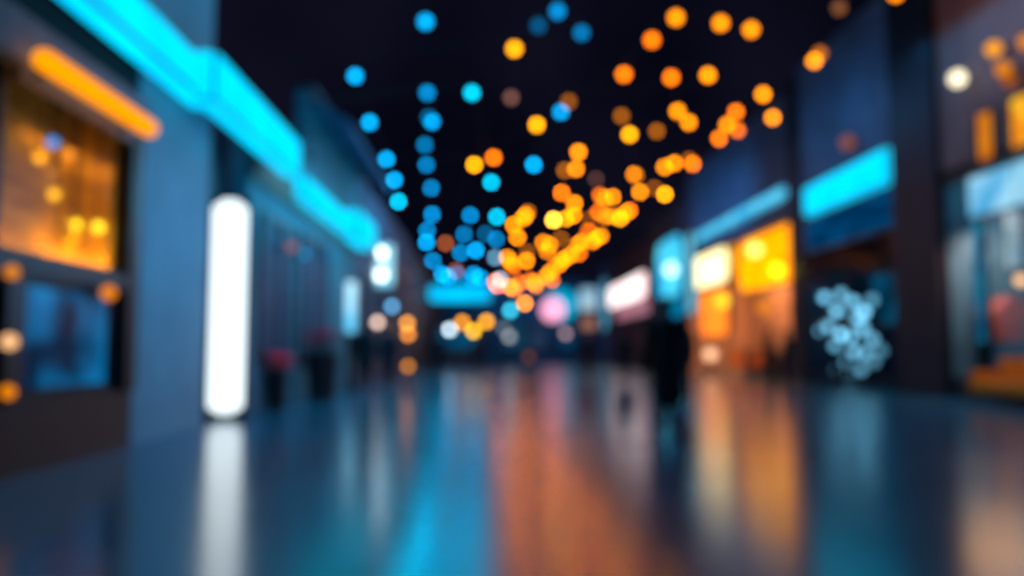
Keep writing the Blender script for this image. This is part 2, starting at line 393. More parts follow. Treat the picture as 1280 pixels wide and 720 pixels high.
# signs
t = lightbox('big bright cyan light box sign on the dark right shop', XR-.15, 20.2, 25.6, 5.42, 6.35, -1, CY)
t = lightbox('pale cyan light box sign above the amber café', XR-.1, 27.6, 40.5, 6.45, 6.85, -1, CY2)
b = BM()
# dark blue lettered panel under the big sign: faint horizontal bands
t = thing('fascia_panel', 'dark blue lit panel under the big cyan sign on the right', 'panel', (XR-.04, 22.9, 4.75))
b = BM(); box(b, (0, 0, 0), (.08, 5.8, 1.2), bev=.02); obj('backing', b, DKM, t)
b = BM(); box(b, (-.045, 0, 0), (.02, 5.6, 1.0)); obj('light_panel', b, emat('navy_panel', (0, 84, 140), .75, scale=1.5, col2=(0, 40, 78), stretch=(1, .5, 3)), t)
# lit windows near right, upstairs
for i, (px0, px1) in enumerate([(1222, 1243), (1264, 1296)]):
    A = onx(px0, 165, XR); B_ = onx(px1, 165, XR); y0, y1 = B_.y, A.y
    f = window(10+i, XR-.02, y0, y1, 5.05, 6.1, bars=0, fr=.05)
    b = BM(); box(b, (XR+.01, (y0+y1)/2, 5.57), (.02, y1-y0, 1.05)); obj('lit_blind', b, emat('amber_window_%d' % i, (255, 160, 30) if not i else (255, 190, 40), 1.0 if not i else 1.3, scale=2, col2=(230, 120, 20)), f)
for (px, py), c, k, dp, lb in [((1197, 98), (255, 240, 200), 1.8, 20, 'bright white globe wall lamp at the upper right'),
        ((1242, 61), (255, 160, 0), 1.0, 19, 'orange globe wall lamp right of and above the bright white one'),
        ((1254, 86), (240, 140, 0), .75, 19, 'duller orange globe wall lamp just below the orange one at upper right'),
        ((1262, 100), (190, 95, 0), .5, 18, 'dim rusty globe wall lamp, lowest of the upper right cluster'),
        ((1283, 52), (240, 140, 0), .8, 19, 'orange globe wall lamp cut by the right edge of the picture'),
        ((1059, 178), (150, 85, 60), .6, 18, 'dim terracotta globe wall lamp above the big cyan sign')]:
    P = onx(px, py, XR-.3); globe('wall_lamp', lb, 'lamp', P, dp, c, k, None, 'wall', .3)
# near right shop contents
P = onx(1236, 240, XR+.6)
t = thing('illuminated_sign', 'pale blue light box hanging in the near right shop window', 'sign', (XR+.6, P.y-.6, P.z))
b = BM(); box(b, (-.04, .5, 0), (.04, 4.1, .95), bev=.02); obj('light_panel', b, emat('pale_blue_box', (170, 228, 250), 1.1, scale=.8, col2=(70, 170, 220)), t)
b = BM(); box(b, (.04, .5, 0), (.12, 4.2, 1.05), bev=.02); obj('cabinet', b, PLAS, t)
for s in (-1, 1):
    b = BM(); cone(b, (0, s*1.4, .4), (0, s*1.4, 4.97-P.z), .012, seg=6); obj('rod', b, STEEL, t)
P = onx(1246, 300, XR+1.4)
t = thing('display_screen', 'pale mottled advertising screen in the near right shop window', 'screen', (XR+1.4, P.y, 0))
b = BM(); box(b, (0, 0, P.z), (.06, 2.0, 1.5), bev=.02); obj('frame', b, BLK, t)
b = BM(); box(b, (-.035, 0, P.z), (.02, 1.9, 1.4)); obj('picture', b, emat('screen_mottle', (200, 215, 215), 1.0, scale=1.6, col2=(60, 130, 165)), t)
b = BM(); cone(b, (0, 0, .03), (0, 0, P.z-.7), .04); cone(b, (0, 0, 0), (0, 0, .04), .4, seg=20); obj('stand', b, STEEL, t)
t = thing('light_strip', 'upright teal light strip at the edge of the near right shop window', 'light', (XR+.35, 17.3, 0))
b = BM(); box(b, (0, 0, 2.6), (.05, .3, 2.7), bev=.02); obj('diffuser', b, emat('teal_strip', (20, 150, 185), .75, scale=.9, col2=(0, 90, 130)), t)
b = BM(); box(b, (.06, 0, 2.03), (.08, .36, 4.06), bev=.01); obj('housing', b, DKM, t)
P = onx(1276, 350, XR+.5); globe('pendant_lamp', 'peach globe pendant lamp in the near right shop window', 'lamp', P, 13, (255, 190, 130), .8, None, 'stem', 4.9-P.z)
Pr0 = onx(1226, 372, XR+.8)
alight('shop_ceiling_light', (XR+1.6, 15, 4.9), (0, 0, -1), 2, 4, (190, 225, 255), 130)
alight('shop_rail_light', (XR+.3, Pr0.y-1, 3.4), (.3, .4, -1), .2, 1.5, (255, 190, 170), 60)  # warm fill added to bring out the garments
# clothing rail with dusty pink garments
Pr = onx(1226, 372, XR+.8)
t = thing('clothing_rail', 'steel clothing rail in the near right shop window', 'rail', (XR+.8, Pr.y-.3, 0))
for s in (-1, 1):
    b = BM(); cone(b, (0, s*1.0, 0.05), (0, s*1.0, 2.25), .02); box(b, (0, s*1.0, .04), (.5, .05, .04), bev=.01); obj('post', b, STEEL, t)
b = BM(); cone(b, (0, -1.05, 2.25), (0, 1.05, 2.25), .018); obj('rail_bar', b, STEEL, t)
PK = [mat('dusty_pink', (196, 120, 116), .85), mat('salmon_cloth', (206, 134, 112), .85), mat('mauve_cloth', (150, 104, 118), .85), mat('terracotta_cloth', (180, 104, 84), .85)]
nm = ['dusty pink', 'salmon', 'mauve', 'terracotta']
gb = []
for i in range(8):
    y = Pr.y-.3-.8+i*.23
    g = thing('hanging_jacket', '%s jacket on the clothing rail, near right shop, %s' % (nm[i % 4], 'in the nearer half' if i < 4 else 'in the farther half'), 'jacket', (XR+.8, y, 1.25))
    b = BM()
    prof = [(-.22, 0), (-.24, .45), (-.3, .5), (-.27, .8), (-.2, .92), (-.06, .97), (.06, .97), (.2, .92), (.27, .8), (.3, .5), (.24, .45), (.22, 0)]
    vs = [b.verts.new((x, -.04-.01*math.sin(x*20), z)) for x, z in prof]; f = b.faces.new(vs); r = bmesh.ops.extrude_face_region(b, geom=[f]); bmesh.ops.translate(b, vec=(0, .1, 0), verts=[v for v in r['geom'] if isinstance(v, bmesh.types.BMVert)])
    obj('cloth', b, PK[i % 4], g)
    b = BM(); tube(b, [(0, 0, .95), (0, 0, 1.0), (.02, 0, 1.03), (0, 0, 1.045)], .008); obj('hanger_hook', b, STEEL, g)
# orange sofa
Ps = onx(1240, 492, XR-.9)
OR = mat('orange_upholstery', (226, 138, 20), .8, var=.25, scale=3)
t = thing('sofa', 'orange upholstered bench sofa in front of the near right shop', 'sofa', (XR-.55, Ps.y-.25, 0))
b = BM(); box(b, (0, 0, .35), (.75, 2.0, .22), bev=.05); obj('seat', b, OR, t)
b = BM(); box(b, (.32, 0, .68), (.16, 2.0, .5), bev=.06); obj('backrest', b, OR, t)
for s in (-1, 1):
    b = BM(); box(b, (0, s*.93, .5), (.72, .16, .34), bev=.05); obj('armrest', b, OR, t)
    for q in (-.3, .3):
        b = BM(); cone(b, (q, s*.88, 0), (q, s*.88, .25), .02, .03); obj('leg', b, DKM, t)
plight('sofa_downlight_bulb', (XR-.9, Ps.y, 2.9), (255, 180, 100), 30, .6)  # warm fill added to brighten the sofa
t = thing('downlight', 'small black downlight on an arm above the orange sofa', 'lamp', (XR-.9, Ps.y, 3.0))  # shade and arm added around the sofa fill
b = BM(); cone(b, (0, 0, -.02), (0, 0, .14), .09, .06, 14, caps=False); obj('shade', b, BLK, t)
b = BM(); cone(b, (0, 0, .14), (0, 0, .2), .02); cone(b, (0, 0, .19), (.92, 0, .19), .015); obj('arm', b, BLK, t)
# tree of blue-white lights in dark shop window
Pc = onx(1062, 420, XR+.7)
t = thing('light_tree', 'decorative tree of pale blue round lights in the dark right shop window', 'light', (Pc.x, Pc.y, 0))
b = BM(); cone(b, (0, 0, 0), (0, 0, .06), .35, .3, 20); cone(b, (0, 0, .05), (0, 0, 2.9), .035, .02); obj('trunk', b, DKM, t)
LB = [(1031, 372, 1.), (1052, 368, .8), (1027, 392, .9), (1046, 389, 1.1), (1066, 377, .9), (1080, 390, 1.2), (1071, 398, .7), (1035, 408, .8), (1022, 414, .6), (1052, 418, 1.3), (1062, 422, 1.3), (1078, 410, .8),
      (1090, 424, .6), (1044, 432, .6), (1068, 440, .7), (1082, 442, .5), (1058, 452, .4), (1040, 462, .35), (1062, 468, .4), (1076, 462, .45), (1092, 452, .3), (1101, 438, .25), (1030, 440, .35), (1090, 375, .4)]
for px, py, k in LB:
    Q = onx(px, py, Pc.x+random.uniform(-.25, .25))-Vector((Pc.x, Pc.y, 0))
    b = BM(); ball(b, Q, globe_size(Pc.y, 11)); o = obj('globe', b, emat('tree_glow_%d' % round(k*10), (120, 200, 235), k*.75*gain(11)), t, True)
    b = BM(); z0 = max(.4, Q.z-.25); cone(b, (0, 0, z0), Q, .012, .008, 6); obj('branch', b, DKM, t)
# dim teal glow patch in the dark window: a framed backlit picture
P = onx(1118, 372, XR+1.2)
t = thing('backlit_picture', 'dim teal backlit picture behind the dark right shop window', 'picture', (P.x, P.y, P.z))
b = BM(); box(b, (0, 0, 0), (.06, 2.6, 1.6), bev=.02); obj('frame', b, BLK, t)
b = BM(); box(b, (-.035, 0, 0), (.02, 2.4, 1.45)); obj('picture', b, emat('teal_picture', (0, 98, 138), .6, scale=.9, col2=(4, 34, 56)), t)
for s in (-1, 1):
    b = BM(); cone(b, (0, s, .78), (0, s, 4.68-P.z), .01, seg=6); obj('wire', b, STEEL, t)
# ---- café contents
def panel(name, label, cat, px0, px1, py0, py1, X, m, side=-1, post=False, hang=None):
    A = onx(px0, (py0+py1)/2, X); B_ = onx(px1, (py0+py1)/2, X); pm = (px0+px1)/2
    zt = onx(pm, py0, X).z; zb = onx(pm, py1, X).z; y0, y1 = sorted((A.y, B_.y))
    t = thing(name, label, cat, (X, (y0+y1)/2, (zt+zb)/2)); H = zt-zb; W = y1-y0
    q = min(W, H)*.32
    b = BM(); rpanel(b, (side*.05, 0, 0), .04, W, H, q); obj('light_panel', b, m, t)
    b = BM(); rpanel(b, (-side*.03, 0, 0), .12, W+.12, H+.12, q+.05); obj('frame', b, BLK, t)
    if hang:
        for s in (-.4, .4):
            b = BM(); cone(b, (0, s*W, H/2), (0, s*W, hang-(zt+zb)/2), .015, seg=6); obj('rod', b, STEEL, t)
    return t
YEL = emat('yellow_menu', (255, 214, 0), 1.25, scale=.9, col2=(255, 168, 0), boost=1.7)
panel('menu_board', 'big glowing yellow menu board at the front of the amber café', 'menu board', 926, 998, 290, 358, XR+.25, YEL, hang=5.74)
panel('menu_board', 'amber yellow menu board left of the big yellow one, café', 'menu board', 905, 921, 296, 350, XR+.2, emat('amber_menu', (255, 200, 20), 1.1, scale=1.2, col2=(250, 150, 20)), hang=5.74)
panel('menu_board', 'white glowing board at the left end of the amber café', 'menu board', 869, 910, 316, 356, XR-.2, emat('white_menu', (255, 236, 170), 2.3), hang=5.74)
panel('light_wall', 'glowing orange light panel under the white café board', 'light', 878, 912, 362, 420, XR+.1, emat('orange_wall', (255, 176, 40), 1.2, scale=.6, col2=(250, 150, 50), boost=1.7), hang=5.74)  # lit café wall, its warm light put in as emission
P = onx(955, 384, XR+.8); globe('pendant_lamp', 'wide orange globe pendant lamp inside the amber café', 'lamp', P, 19, (240, 140, 40), .75, None, 'stem', 5.73-P.z)
P = onx(990, 330, XR-.4)
P = onx(888, 443, XR-.9); globe('ground_lamp', 'peach globe lamp on a low post beside the café door', 'lamp', P, 15, (255, 195, 150), .85, None, 'post')
for y in (29.5, 33, 37): alight('cafe_ceiling_light', (XR+1.5, y, 5.7), (0, 0, -1), 1.5, 1.5, (255, 168, 105), 320)
for (px, py), c, k, dp, X, lb in [((892, 340), (255, 238, 190), 2.2, 20, XR-.55, 'large white globe pendant lamp before the white café board'),
        ((943, 312), (255, 225, 110), 1.6, 17, XR-.35, 'pale yellow globe pendant lamp, left one before the yellow café board'),
        ((972, 338), (255, 235, 30), 1.5, 17, XR-.35, 'lemon yellow globe pendant lamp, right one before the yellow café board'),
        ((903, 376), (255, 205, 40), 1.1, 16, XR-.4, 'golden globe pendant lamp before the orange café light panel')]:
    P = onx(px, py, X); t = globe('pendant_lamp', lb, 'lamp', P, dp, c, k, None, 'stem', 6.2-P.z)  # globes added as bright spots over the café panels
    b = BM(); cone(b, (0, 0, 6.2-P.z), (XR-.02-X, 0, 6.2-P.z), .015, seg=6); obj('arm', b, SOCK, t)
# counter
t = thing('cafe_counter', 'timber fronted café counter behind the dark figures', 'counter', (XR+.7, 31, 0))
b = BM(); box(b, (0, 0, .5), (.6, 6, 1.0), bev=.02); obj('body', b, mat('walnut', (84, 66, 58), .5, stretch=(1, 1, 6)), t)
b = BM(); box(b, (-.02, 0, 1.03), (.75, 6.2, .06), bev=.015); obj('worktop', b, mat('stone_top', (60, 56, 58), .3), t)
# chairs
OC = mat('orange_chair', (236, 142, 10), .5)
def chair(label, x, y, rz):
    t = thing('cafe_chair', label, 'chair', (x, y, 0), rz)
    b = BM(); box(b, (0, 0, .45), (.46, .46, .06), bev=.02); obj('seat', b, OC, t)
    b = BM(); box(b, (0, .22, .76), (.46, .05, .5), bev=.02); obj('backrest', b, OC, t)
    for sx in (-1, 1):
        for sy in (-1, 1):
            b = BM(); cone(b, (sx*.22, sy*.22, 0), (sx*.18, sy*.18, .43), .014, .018, 8); obj('leg', b, DKM, t)
    return t
for i, (px, py, rz, lb) in enumerate([(926, 468, .4, 'orange café chair nearest the peach lamp'), (939, 470, -.7, 'orange café chair in the middle of the three'), (951, 472, 2.6, 'orange café chair nearest the dark figures')]):
    P = at(px, 437, 1); Y = 30.8; chair(lb, P.x*Y, Y-.4*i, rz)
t0 = None
# ------------------------------------------------------------------ further right
panel('illuminated_sign', 'tall bright cyan light box behind the walking man', 'sign', 823, 854, 298, 372, XR-.35, emat('cyan_tower', (90, 225, 255), 1.25, scale=.35, col2=(0, 165, 225)))
panel('illuminated_sign', 'lower cyan light box under the tall one on the right', 'sign', 828, 857, 374, 404, XR-.4, emat('cyan_tower_low', (0, 150, 200), .8, scale=.5, col2=(0, 110, 160)))
panel('display_screen', 'white and pink glowing screen far down the right side', 'screen', 762, 808, 350, 378, XR-.4, emat('pink_screen', (255, 250, 245), 2.0, scale=.2, col2=(255, 210, 215)))
panel('display_screen', 'pink glowing strip under the white screen far right', 'screen', 772, 812, 378, 396, XR-.45, emat('pink_strip', (225, 120, 150), .7, scale=.4, col2=(190, 150, 165)))
P = onx(839, 337, XR-.7); globe('wall_lamp', 'white cyan globe wall lamp in front of the tall cyan box', 'lamp', P, 17, (190, 245, 255), 1.6, None, 'wall', .7)  # globe added to whiten the middle of the light box
panel('illuminated_sign', 'slim pale cyan upright light strip beside the white café board', 'sign', 861, 869, 292, 392, XR-.3, emat('pale_strip', (120, 205, 235), .9))
panel('display_screen', 'pale blue upright screen left of the white and pink screen', 'screen', 753, 760, 350, 412, XR-.4, emat('pale_screen', (90, 170, 205), .8))
# street end
ENDW = mat('end_wall', (40, 72, 96), .8, var=.3, scale=.35)
sbox('wall_back', XL-.3, XR+.3, YE, YE+.3, 0, 7.6, ENDW)
def epanel(name, label, cat, px0, px1, py0, py1, Y, m, prt='light_panel'):
    A = at(px0, py1, Y); B_ = at(px1, py0, Y); c = (A+B_)/2
    t = thing(name, label, cat, c); W = B_.x-A.x; H = B_.z-A.z
    b = BM(); rpanel(b, (0, -.08, 0), .04, W, H, min(W, H)*.25, 'y'); obj(prt, b, m, t)
    b = BM(); box(b, (0, .0, 0), (W+.15, .12, H+.15), bev=.02); obj('cabinet', b, BLK, t)
    return t
epanel('illuminated_sign', 'pale blue upright light box on the far end wall, right corner', 'sign', 724, 746, 360, 388, YE-.1, emat('pale_far', (185, 210, 225), .95, scale=.3, col2=(120, 185, 215)))
epanel('illuminated_sign', 'dim peach light box low on the far end wall, right corner', 'sign', 727, 744, 398, 412, YE-.1, emat('peach_far', (190, 130, 110), .7))
t = epanel('overhead_sign', 'wide cyan overhead sign across the far left of the street', 'sign', 537, 613, 357, 377, 54, emat('cyan_overhead', (0, 195, 245), 1.6, scale=.3, col2=(0, 150, 210)))
for px in (545, 605):
    P = at(px, 366, 54)-t.location
    b = BM(); cone(b, (P.x, .05, .3), (P.x, .05, -t.location.z), .08, seg=8); obj('post', b, DKM, t)
# round pink sign with cyan ring
P = at(697, 385, YE-.25)
t = thing('round_sign', 'round pink sign with a cyan ring on the far end wall', 'sign', P)
b = BM(); cone(b, (-.45, 0, -.15), (-.45, -.08, -.15), 1.1, seg=32); obj('pink_disc', b, emat('pink_disc', (255, 170, 205), 1.5), t)
b = BM(); cone(b, (.35, .12, .3), (.35, .02, .3), 1.5, seg=32); obj('cyan_ring', b, emat('cyan_ring', (0, 175, 220), 1.0), t)
# teal kiosk & dark shopfronts at the far end
P = at(572, 437, 52)
t = thing('kiosk', 'teal lit kiosk standing at the far left end of the street', 'kiosk', (P.x, 52, 0))
b = BM(); box(b, (0, 0, 1.3), (2.9, 2, 2.6), bev=.03); obj('body', b, mat('kiosk_navy', (30, 60, 84), .6), t)
b = BM(); box(b, (0, -1.03, 1.75), (2.5, .04, 1.1)); obj('light_panel', b, emat('kiosk_teal', (0, 112, 160), .8, scale=.7, col2=(0, 70, 108)), t)
b = BM(); box(b, (0, -.2, 2.66), (3.2, 2.5, .12), bev=.03); obj('roof', b, DKM, t)
for i, (px0, px1, c, lb) in enumerate([(628, 655, (20, 80, 110), 'dim teal shop window left of centre on the far end wall'), (662, 684, (40, 62, 96), 'dim slate shop window right of centre on the far end wall'), (700, 718, (8, 70, 110), 'dim blue shop window under the round sign on the far end wall')]):
    epanel('shop_window', lb, 'window', px0, px1, 402, 436, YE-.1, emat('far_win_%d' % i, c, .8, scale=.4, var=.5), 'lit_pane')
# lamps at the far end
far = [((562, 412), (205, 228, 240), .95, 'white globe lamp at the far left end, left of three amber ones', 50),
       ((578, 403), (255, 160, 0), .85, 'amber globe lamp, leftmost of the low trio at the far end', 50),
       ((592, 414), (255, 190, 0), 1.0, 'yellow globe lamp, lowest of the low trio at the far end', 50),
       ((608, 402), (255, 170, 0), 1.0, 'amber globe lamp, rightmost of the low trio at the far end', 50),
       ((638, 388), (60, 205, 235), .9, 'turquoise globe lamp at the far end, right of the cyan overhead sign', 52),
       ((629, 410), (120, 130, 140), .35, 'faint grey globe lamp at the far end, beside a whiter one', 60),
       ((637, 421), (170, 170, 175), .5, 'greyish white globe lamp at the centre of the far end', 60),
       ((707, 417), (165, 130, 130), .5, 'dusty pink globe lamp under the round pink sign', 60),
       ((661, 446), (110, 62, 40), .35, 'faint brown globe lamp low at the centre of the far end', 60),
       ((509, 404), (255, 165, 60), .8, 'orange globe lamp down the left side, upper one of two', 36),
       ((510, 418), (255, 150, 40), .75, 'orange globe lamp down the left side, directly under another', 35.5),
       ((510, 458), (205, 125, 40), .6, 'low orange globe lamp by the figures on the left', 30)]
for (px, py), c, k, lb, Y in far:
    P = at(px, py, Y); 
    if py == 458: P = at(px, py, 34)
    if P.z < .6: P = at(px, py, 20)
    globe('post_lamp', lb, 'lamp', P, 8, c, k, None, 'post')

# ------------------------------------------------------------------ string lights overhead
Yl = lambda py, h=4.4: min(52.0, max(9.0, h*F/(437-py)))
Bc = (0, 184, 255); Bd = (0, 135, 205); Bx = (0, 220, 255); O1 = (255, 174, 0); O2 = (255, 145, 0); Ye = (255, 200, 0); Dm = (175, 95, 10); Br = (110, 72, 62)
ST = [
 ('blue', 'the outer left blue strand', [(532, 27, Bc, 1), (444, 95, Bc, 1), (462, 153, Bc, .95), (483, 199, Bc, .9), (493, 225, Bc, .9), (498, 252, Bx, .85)]),
 ('blue', 'the straight blue strand', [(534, 116, Bd, 1.05), (540, 152, Bc, .85), (536, 147, Bd, .4), (531, 181, Bd, .7), (533, 206, Bd, .8), (539, 235, Bd, .85), (540, 268, Bd, 1.05), (534, 288, Bd, .9), (533, 303, Bc, .8), (541, 326, Bd, .9), (553, 343, Bc, .8), (560, 346, Bc, .5), (571, 342, Bd, .6), (592, 343, Bc, .6), (600, 347, Bc, .6), (590, 350, Bd, .6)]),
 ('blue', 'the middle blue strand', [(590, 116, Bx, 1.05), (614, 228, Bx, .85), (588, 269, Bd, 1), (621, 271, Bx, .85), (580, 293, Bd, .7), (576, 316, Bd, .85), (595, 313, Bc, .85), (620, 299, Bd, .75), (607, 292, Bd, .35), (619, 322, (120, 190, 230), .5), (625, 349, (190, 200, 225), .7)]),
 ('blue', 'the inner blue strand', [(697, 14, Bd, 1.1), (727, 41, Bd, .7), (673, 32, Bd, .3), (701, 140, Bc, .8), (667, 206, Bc, 1)]),
 ('amber', 'the amber strand among blue ones', [(643, 61, Ye, 1.05), (639, 122, Br, .9), (671, 156, Ye, 1.05), (617, 197, O2, .85), (593, 206, Ye, 1), (557, 304, (150, 75, 40), .9), (570, 338, (150, 75, 50), .5)]),
 ('amber', 'the topmost amber strand', [(1120, -8, O1, 1), (1049, 10, (130, 80, 45), .7), (939, 37, O1, 1), (901, 29, O1, 1.05), (845, 22, O1, 1.05), (815, 50, O2, 1), (780, 93, O2, 1), (711, 127, Dm, .6)]),
 ('amber', 'the upper right amber strand', [(1025, 67, Dm, .9), (1018, 76, O1, 1), (954, 118, O1, 1), (966, 147, O1, .9), (920, 140, O2, .85), (909, 156, O1, .8), (899, 173, O2, .85), (922, 163, O2, .6), (866, 205, O2, .8), (861, 200, Dm, .6), (843, 204, O1, .8), (831, 209, O1, .8)]),
 ('amber', 'the second-highest amber strand', [(885, 94, O1, 1.05), (839, 97, O2, 1), (847, 139, O1, .9), (861, 153, O1, .9), (821, 164, Dm, .8), (787, 168, Ye, 1), (777, 145, Dm, .75), (793, 218, O1, .95), (795, 219, O1, .3), (800, 240, O1, .8), (818, 235, Dm, .5), (831, 243, Ye, 1)]),
 ('amber', 'the central amber strand', [(723, 190, O1, .95), (720, 211, O1, .85), (706, 213, Dm, .8), (745, 224, Br, .4), (702, 241, O2, .9), (718, 254, O1, .85), (717, 269, O1, .8), (692, 275, (255, 225, 70), 1.5), (708, 273, Ye, .7), (737, 273, Dm, .4), (660, 265, Dm, .8), (657, 269, O1, .75), (654, 273, O1, .6), (642, 281, O1, .85), (647, 297, O1, .8), (701, 298, Dm, .6)]),
 ('amber', 'the dense right amber strand', [(766, 246, O1, .7), (756, 248, O1, .6), (750, 244, O2, .5), (787, 263, O2, .7), (782, 266, O1, .6), (775, 273, Ye, .8), (766, 270, O1, .5), (757, 271, O1, .5), (748, 265, O2, .6), (751, 295, O1, .6), (746, 297, O1, .6), (741, 302, O1, .6), (736, 289, O2, .5), (727, 302, O1, .6), (722, 306, O1, .5), (724, 317, O2, .6), (714, 318, O1, .6)]),
 ('amber', 'the low dense amber strand', [(679, 303, O1, .6), (687, 306, O1, .6), (684, 314, O1, .5), (703, 325, O1, .6), (700, 330, O1, .5), (708, 322, O1, .4), (687, 341, O1, .6), (683, 346, O1, .5), (690, 350, O2, .5), (668, 353, O1, .6), (670, 357, O1, .5), (663, 350, O2, .4), (694, 333, O2, .5)]),
 ('amber', 'the lowest central amber strand', [(634, 322, O1, .6), (638, 327, O1, .6), (642, 333, O2, .5), (658, 326, O1, .85), (659, 315, Dm, .5), (619, 352, O2, .6), (622, 357, (255, 160, 150), .7), (637, 358, O1, .6), (642, 361, O1, .6), (650, 354, O2, .5), (656, 379, O1, .9)]),
]
CN = {Bc: 'bright blue', Bd: 'deep blue', Bx: 'turquoise', O1: 'amber', O2: 'deep orange', Ye: 'golden yellow', Dm: 'dim rusty orange', Br: 'dim brown'}
protos = {}
SOCKME = {}
def bulb(P, dpx, col, k, label, group):
    r = globe_size(P.y, dpx)
    t = thing('string_bulb', label, 'light bulb', P, 0, group)
    m = emat('bulb_%d_%d_%d_%d' % (*col, round(k*gain(dpx)*4)), col, round(k*gain(dpx)*4)/4, boost=1.6 if col[0] > 200 else 1.1)
    if 'm' not in protos:
        b = BM(); ball(b, (0, 0, 0), 1, 2); me = bpy.data.meshes.new('globe'); b.to_mesh(me); b.free()
        for p in me.polygons: p.use_smooth = True
        protos['m'] = me
        b = BM(); cone(b, (0, 0, .88), (0, 0, 1.5), .4, .32, 10); cone(b, (0, 0, 1.5), (0, 0, 1.9), .14, seg=6); me = bpy.data.meshes.new('socket'); b.to_mesh(me); b.free(); me.materials.append(SOCK); protos['s'] = me
    me = protos['m'].copy(); me.materials.clear(); me.materials.append(m)
    o = bpy.data.objects.new('globe', me); COL.objects.link(o); o.parent = t; o.scale = (r,)*3
    o = bpy.data.objects.new('socket', protos['s']); COL.objects.link(o); o.parent = t; o.scale = (r,)*3
    return r
cnt = {}
recs = []
for kind, nm_, L in ST:
    for i, (px, py, c, k) in enumerate(L):
        Y = Yl(py); Y = Y*(1+.02*math.sin(i*2.1)); dpx = max(6.0, 140/Y)
        P = at(px, py, Y)
        cn = CN.get(c, 'pale')
        if i == 0: w_ = 'nearest bulb'
        elif i == len(L)-1: w_ = 'farthest bulb'
        else: w_ = None
        recs.append([nm_, i, px, py, c, k, P, dpx, cn, w_])
def where(px, py):
    v = ['high', 'at mid height', 'low'][0 if py < 130 else 1 if py < 250 else 2]
    return v
# unique wording: colour + strand + position among same-coloured bulbs of the strand (ordered from the top of the photo down)
from collections import defaultdict
gr = defaultdict(list)
for r in recs: gr[(r[0], r[8])].append(r)
ordn = ['topmost', 'second from the top', 'third from the top', 'fourth from the top', 'fifth from the top', 'sixth from the top', 'seventh from the top', 'eighth from the top', 'ninth from the top', 'tenth from the top', 'eleventh from the top', 'twelfth from the top', 'thirteenth from the top']
for (sn, cn), rs in gr.items():
    rs.sort(key=lambda r: (r[3], r[2]))
    for j, r in enumerate(rs):
        if len(rs) == 1: lb = 'only %s bulb on %s' % (cn, sn)
        elif j == len(rs)-1: lb = 'lowest %s bulb on %s' % (cn, sn)
        else: lb = '%s %s bulb on %s' % (ordn[j], cn, sn) if j == 0 else '%s bulb, %s such on %s' % (cn, ordn[j], sn)
        r.append(lb)
rad = {}
GK = 1.1
for r in recs:
    rad[(r[0], r[1])] = (r[6], bulb(r[6], r[7], r[4], r[5]*GK, r[10], 'string lights on '+r[0]))
CAB = mat('black_cable', (14, 14, 16), .8)
for kind, nm_, L in ST:
    pts = [rad[(nm_, i)][0]+Vector((0, 0, rad[(nm_, i)][1]*1.9)) for i in range(len(L))]
    if kind == 'blue': a = Vector((XL, pts[0].y, 6.6)); z = Vector((XL, pts[-1].y+1.5, 6.2))
    else: a = Vector((XR, pts[0].y+.6, 8.0)); z = Vector((XR, pts[-1].y+2, 7.2))
    if kind == 'amber' and 'among' in nm_: a = Vector((XL, pts[0].y, 6.6)); z = Vector((XL, pts[-1].y+1, 6.2))
    for q in (a, z):
        if q.x < 0 and 11.6 < q.y < 17.8: q.z = 5.2
    b = BM(); tube(b, [a]+pts+[z], .008, 5)
    tag(obj('light_cable', b, CAB), 'thin black cable carrying '+nm_, 'cable')

# ------------------------------------------------------------------ planters
RED = mat('red_flowers', (252, 50, 90), .7, var=.4, scale=9)
LEAF = mat('dark_leaves', (40, 62, 48), .7)
def planter(label, px, pyb, h, w_):
    P = at(px, pyb, 1); Y = -1.08/(P.z-1.08); P = at(px, pyb, Y)
    t = thing('flower_planter', label, 'planter', (P.x, P.y, 0))
    b = BM(); lathe(b, [(w_*.34, 0), (w_*.38, .04), (w_*.46, h*.62), (w_*.52, h*.64), (w_*.52, h*.68), (w_*.44, h*.68), (w_*.42, h*.62)]); obj('pot', b, mat('pot_black', (26, 26, 30), .5), t, True)
    b = BM()
    for k in range(60):
        a = random.uniform(0, 2*PI); rr = random.uniform(.1, .55)*w_; z = h*random.uniform(.66, .92)
        vs = ball(b, (rr*math.cos(a), rr*math.sin(a), z), .055, 1, (1, 1, .4))
    obj('leaves', b, LEAF, t)['kind'] = 'stuff'
    b = BM()
    for k in range(46):
        a = random.uniform(0, 2*PI); rr = random.uniform(.0, .6)*w_; z = h*random.uniform(.8, 1.02)-rr*.15
        ball(b, (rr*math.cos(a), rr*math.sin(a), z), random.uniform(.03, .06), 1)
    o = obj('flowers', b, RED, t); o['kind'] = 'stuff'
    return t
planter('tall black planter with red flowers, nearer one on the left', 345, 512, 1.0, .45)
planter('large black planter with red flowers, farther one on the left', 402, 500, 1.5, .75)

# ------------------------------------------------------------------ people
def blob(name, caps, m, parent, vox=.02, balls=()):
    b = BM()
    for p0, p1, r0, r1 in caps:
        cone(b, p0, p1, r0, r1, 12); ball(b, p0, r0*.995, 2); ball(b, p1, r1*.995, 2)
    for c, r, sc in balls: ball(b, c, r, 2, sc)
    me = bpy.data.meshes.new(name); b.to_mesh(me); b.free()
    o = bpy.data.objects.new(name, me); COL.objects.link(o)
    md = o.modifiers.new('r', 'REMESH'); md.mode = 'VOXEL'; md.voxel_size = vox; md.use_smooth_shade = True
    sm = o.modifiers.new('s', 'SMOOTH'); sm.iterations = 2; sm.factor = .5
    dg = bpy.context.evaluated_depsgraph_get(); ne = bpy.data.meshes.new_from_object(o.evaluated_get(dg)); ne.name = name
    o.modifiers.clear(); o.data = ne; ne.materials.clear(); ne.materials.append(m)
    for p in ne.polygons: p.use_smooth = True
    if parent: o.parent = parent
    return o
SKIN = mat('skin', (170, 120, 98), .6)
